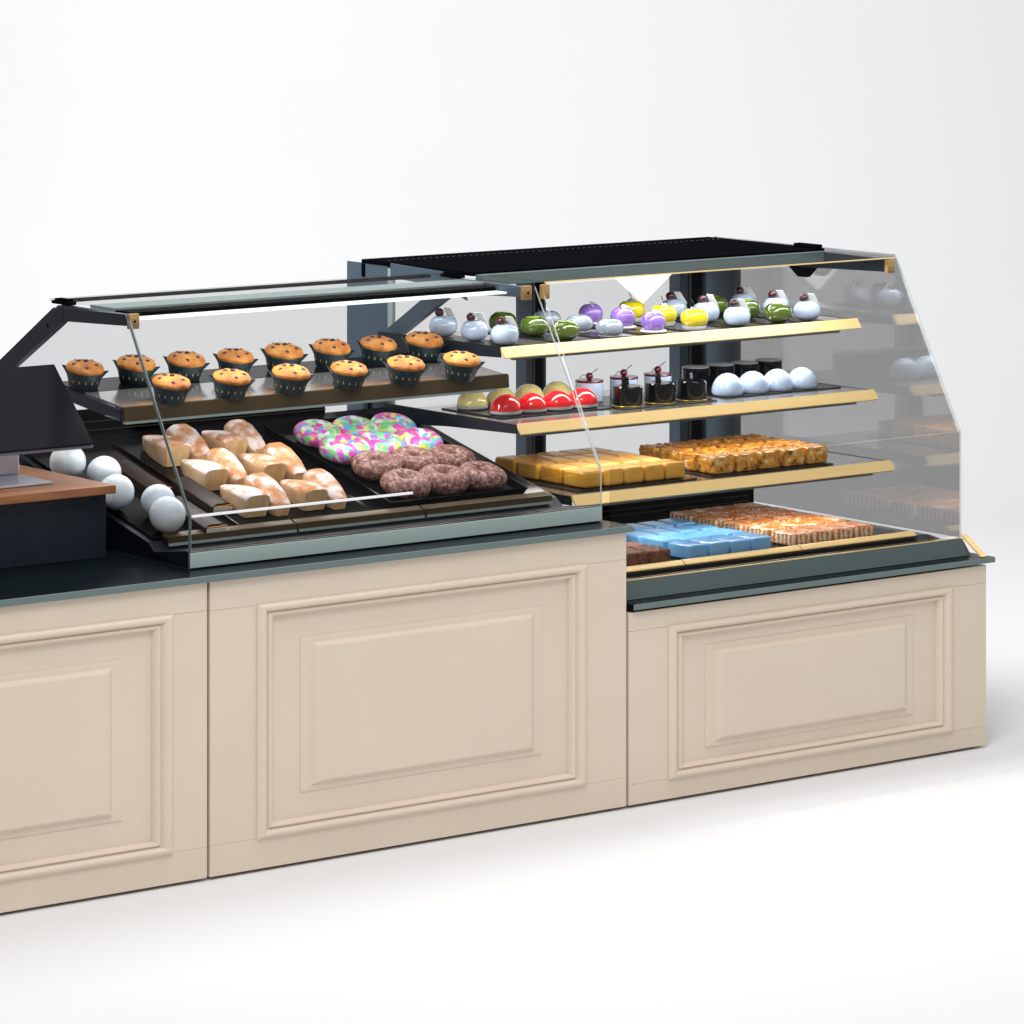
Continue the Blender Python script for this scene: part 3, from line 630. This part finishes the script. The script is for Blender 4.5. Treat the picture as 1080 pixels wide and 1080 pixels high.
def black_cyl():
    t = thing('black_cylinder_cake', 'x', 'cake')
    bm = B(); lathe(bm, [(0, 0), (0.048, 0), (0.051, 0.004), (0.051, 0.062), (0.048, 0.066), (0.0, 0.066)], 40); obj('glazed_body', bm, 'glaze_black', t)
    bm = B(); lathe(bm, [(0, 0.0), (0.051, 0.0), (0.053, 0.001), (0.052, 0.002), (0.0, 0.002)], 30); obj('gold_base', bm, 'gold_leaf', t)
    bm = B(); bx(bm, -0.013, 0.016, -0.002, 0.002, 0.066, 0.094, bev=0.001); o = obj('chocolate_plaque', bm, 'glaze_black', t); o.rotation_euler = (0.0, -0.15, 0.0); return t
reg('bcyl', black_cyl())
def black_tin():
    t = thing('black_round_cake', 'x', 'cake')
    bm = B(); lathe(bm, [(0, 0), (0.045, 0), (0.047, 0.004), (0.047, 0.066), (0.0, 0.066)], 36); obj('glazed_body', bm, 'glaze_black', t)
    bm = B(); lathe(bm, [(0, 0.0665), (0.047, 0.0665), (0.048, 0.069), (0.040, 0.071), (0.0, 0.0705)], 36); obj('glossy_lid', bm, 'pale_disc', t); return t
reg('tin', black_tin())
def cube_cake(name, w, d, h, m, jitter=0.0, top=None, bev=0.008):
    bm = B(); bx(bm, -w/2, w/2, -d/2, d/2, 0, h, bev=bev, seg=3)
    for f in bm.faces: f.smooth = True
    if jitter:
        bmesh.ops.subdivide_edges(bm, edges=[e for e in bm.edges if e.calc_length() > 0.02], cuts=5, use_grid_fill=True)
        rnd = random.Random(3)
        for v in bm.verts:
            if v.co.z > 0.004: v.co += Vector((rnd.uniform(-1, 1), rnd.uniform(-1, 1), rnd.uniform(-1, 1)))*jitter
    if top:
        bm.normal_update()
        for f in bm.faces:
            if f.normal.z > 0.6: f.material_index = 1
    o = obj(name, bm, [m, top] if top else m); return tag(o, 'x', 'cake')
reg('ycube', cube_cake('yellow_glazed_slice', 0.083, 0.112, 0.054, 'yellow_cake', bev=0.013))
reg('flaky', cube_cake('flaky_pastry', 0.089, 0.085, 0.058, 'flaky_side', 0.0030, 'flaky_top'))
reg('blue', cube_cake('blue_iced_cake', 0.082, 0.114, 0.048, 'blue_icing', bev=0.009))
reg('striped', cube_cake('orange_striped_slice', 0.082, 0.114, 0.042, 'striped_side', 0.0018, 'striped_top'))
reg('brown', cube_cake('brown_sponge_cube', 0.088, 0.10, 0.048, 'brown_sponge', 0.0014))

# ------------------------------------------------------------------ placing
rt = math.atan(SL); ms = math.atan(0.10)
for i in range(8):
    x = -1.48+0.1875*i; y = 0.875
    place(PR, 'muffin', (x, y, shelf_z(y)+0.001), (ms+0.10, 0, random.uniform(-0.12, 0.12)), '%s muffin in the back row on the muffin shelf' % edge_pos(i, 8), 'blueberry muffins in dark paper cups')
for i in range(6):
    x = -1.34+0.2200*i; y = 0.625-0.005*i
    place(PR, 'muffin', (x, y-0.03, shelf_z(y-0.03)+0.001), (ms+0.10, 0, random.uniform(-0.12, 0.12)), '%s muffin in the front row on the muffin shelf' % edge_pos(i, 6), 'blueberry muffins in dark paper cups')
rown = ['front', 'middle', 'back']
for j, y in enumerate((0.475, 0.705, 0.925)):
    for i, x in enumerate((-1.105, -0.885)):
        place(PR, 'bread', (x, y, deck_z(y)+0.006), (rt, 0, 0), 'sugar dusted split loaf, %s row, %s of the pair' % (rown[j], ('left', 'right')[i]), 'sugar dusted split loaves on the sloping tray')
for j, y in enumerate((0.455, 0.615, 0.775, 0.925)):
    for i, x in enumerate((-0.545, -0.395, -0.245)):
        if j < 2: place(PR, 'chocdonut', (x, y, deck_z(y)+0.006), (rt, 0, random.uniform(0, 6)), 'brown sugared chocolate donut, %s row, %s' % (('front', 'second')[j], ('left', 'centre', 'right')[i]), 'chocolate donuts')
        else: place(PR, 'sprinkle', (x-0.015, y, deck_z(y)+0.006), (rt, 0, random.uniform(0, 6)), 'multicoloured sprinkle donut, %s row, %s' % (('nearer', 'back')[j-2], ('left', 'centre', 'right')[i]), 'sprinkle donuts')
bars = [(-1.235, 0.56, 'chocolate bar cake with a cream end just left of the front loaf'), (-1.355, 0.415, 'chocolate bar cake with a cream end nearest the front glass'),
        (-1.345, 0.74, 'chocolate bar cake farther back, beside the middle white balls')]
for x, y, lb in bars:
    place(PR, 'bar', (x, y, deck_z(y)+0.001), (rt, 0, 0), lb, 'chocolate bar cakes on the sloping deck')
for (x, y), lb in zip(((-1.56, 0.835), (-1.49, 0.735), (-1.545, 0.575), (-1.455, 0.480), (-1.495, 0.365)),
                      ('white ball just below the till screen', 'white ball second from the screen, behind the oak corner', 'white ball overlapped by the oak desk corner',
                       'white ball second from the front', 'frontmost white ball behind the glass edge')):
    place(PR, 'ball', (x, y, deck_z(y)+0.002), (0, 0, random.uniform(0, 3)), lb, 'white balls at the left end of the deck')
# shelf one: eight columns of three
kinds = [('cherry', 'white cherry topped cake', -0.045), ('green', 'shiny green cake', 0.205), ('silver', 'silver grey cake', 0.395), ('purple', 'purple cake with a white petal', 0.585),
         ('yellow', 'yellow lemon cake', 0.765), ('cherry', 'white cherry topped cake', 0.955), ('green', 'shiny green cake', 1.14), ('cherry', 'white cherry topped cake', 1.275)]
where = ['in the far left column', 'in the left green column', 'in the silver column', 'in the purple column', 'in the yellow column', 'right of the lemon cakes', 'in the right green column', 'in the far right column']
for c, (k, nm, x) in enumerate(kinds):
    board(x-0.052, x+0.052, 0.535, 0.985, Z1, 'black board under the cakes %s of the top shelf' % where[c], 'black cake boards on the top shelf')
    for j, y in enumerate((0.585, 0.750, 0.925)):
        place(PR, k, (x, y, Z1+0.005), (0, 0, random.uniform(-0.15, 0.15)), '%s %s of the top shelf, %s' % (nm, where[c], ('front', 'middle', 'back')[j]), nm+'s on the top shelf')
# shelf two
bd = [(-0.05, 0.41, 0.59, 0.93, 'black board under the red domes on the second shelf'), (0.42, 0.83, 0.54, 0.86, 'black board under the black cylinder cakes on the second shelf'),
      (0.90, 1.42, 0.57, 0.98, 'black board under the white domes on the second shelf')]
for a, b, c, d, lb in bd: board(a, b, c, d, Z2, lb, 'black cake boards on the second shelf')
for i in range(4):
    e = edge_pos(i, 4)
    place(PR, 'red', (0.02+0.107*i, 0.665, Z2+0.005), (0, 0, 0), '%s red dome cake on the second shelf' % e, 'red dome cakes')
    place(PR, 'cream', (0.02+0.12*i, 0.85, Z2+0.005), (0, 0, 0), '%s pale yellow dome cake behind the red domes' % e, 'pale yellow dome cakes')
    place(PR, 'wdome', (0.96+0.113*i, 0.64, Z2+0.005), (0, 0, 0), '%s white dome cake in the front row of the second shelf' % e, 'white dome cakes')
    place(PR, 'tin', (1.02+0.113*i, 0.885, Z2+0.005), (0, 0, 0), '%s round black cake behind the white domes' % e, 'round black cakes behind the white domes')
for i in range(3):
    e = ('left', 'centre', 'right')[i]
    place(PR, 'wcyl', (0.46+0.150*i, 0.775, Z2+0.005), (0, 0, 0.2*i), 'white cylinder cake with crimson top and cherry, %s one of three' % e, 'cherry topped cylinder cakes')
    place(PR, 'bcyl', (0.485+0.140*i, 0.600, Z2+0.005), (0, 0, 0.3*i), 'glossy black cylinder cake with a dark plaque, %s one of three' % e, 'black cylinder cakes')
def grid(key, nx, ny, x0, dx, y0, dy, z, nm, grp):
    for j in range(ny):
        r = 'front row' if j == 0 else 'back row' if j == ny-1 else '%s row from the front' % ORD[j]
        for i in range(nx):
            place(PR, key, (x0+dx*i+random.uniform(-0.001, 0.001), y0+dy*j, z), (0, 0, random.uniform(-0.02, 0.02)), '%s, %s, %s' % (nm, r, edge_pos(i, nx)), grp)
board(0.13, 0.64, 0.42, 0.95, Z3, 'black board under the yellow slices on the third shelf', 'black cake boards on the third shelf')
board(0.70, 1.25, 0.42, 0.90, Z3, 'black board under the flaky pastries on the third shelf', 'black cake boards on the third shelf')
grid('ycube', 5, 4, 0.215, 0.0885, 0.500, 0.125, Z3+0.005, 'yellow glazed slice', 'yellow glazed slices on the third shelf')
grid('flaky', 5, 4, 0.775, 0.1060, 0.485, 0.105, Z3+0.005, 'browned flaky pastry', 'flaky pastries on the third shelf')
grid('blue', 4, 4, 0.535, 0.0930, 0.345, 0.132, Z4+0.001, 'light blue iced cake', 'blue iced cakes on the bottom deck')
grid('striped', 4, 5, 1.000, 0.0960, 0.355, 0.135, Z4+0.001, 'orange and white slice', 'orange striped slices on the bottom deck')
grid('brown', 2, 2, 0.270, 0.0960, 0.330, 0.112, Z4+0.001, 'brown sponge cube', 'brown sponge cubes on the bottom deck')
# remove any prototype never used
for k, (r, u) in list(PR.items()):
    if not u:
        for ch in list(r.children): bpy.data.objects.remove(ch)
        bpy.data.objects.remove(r)
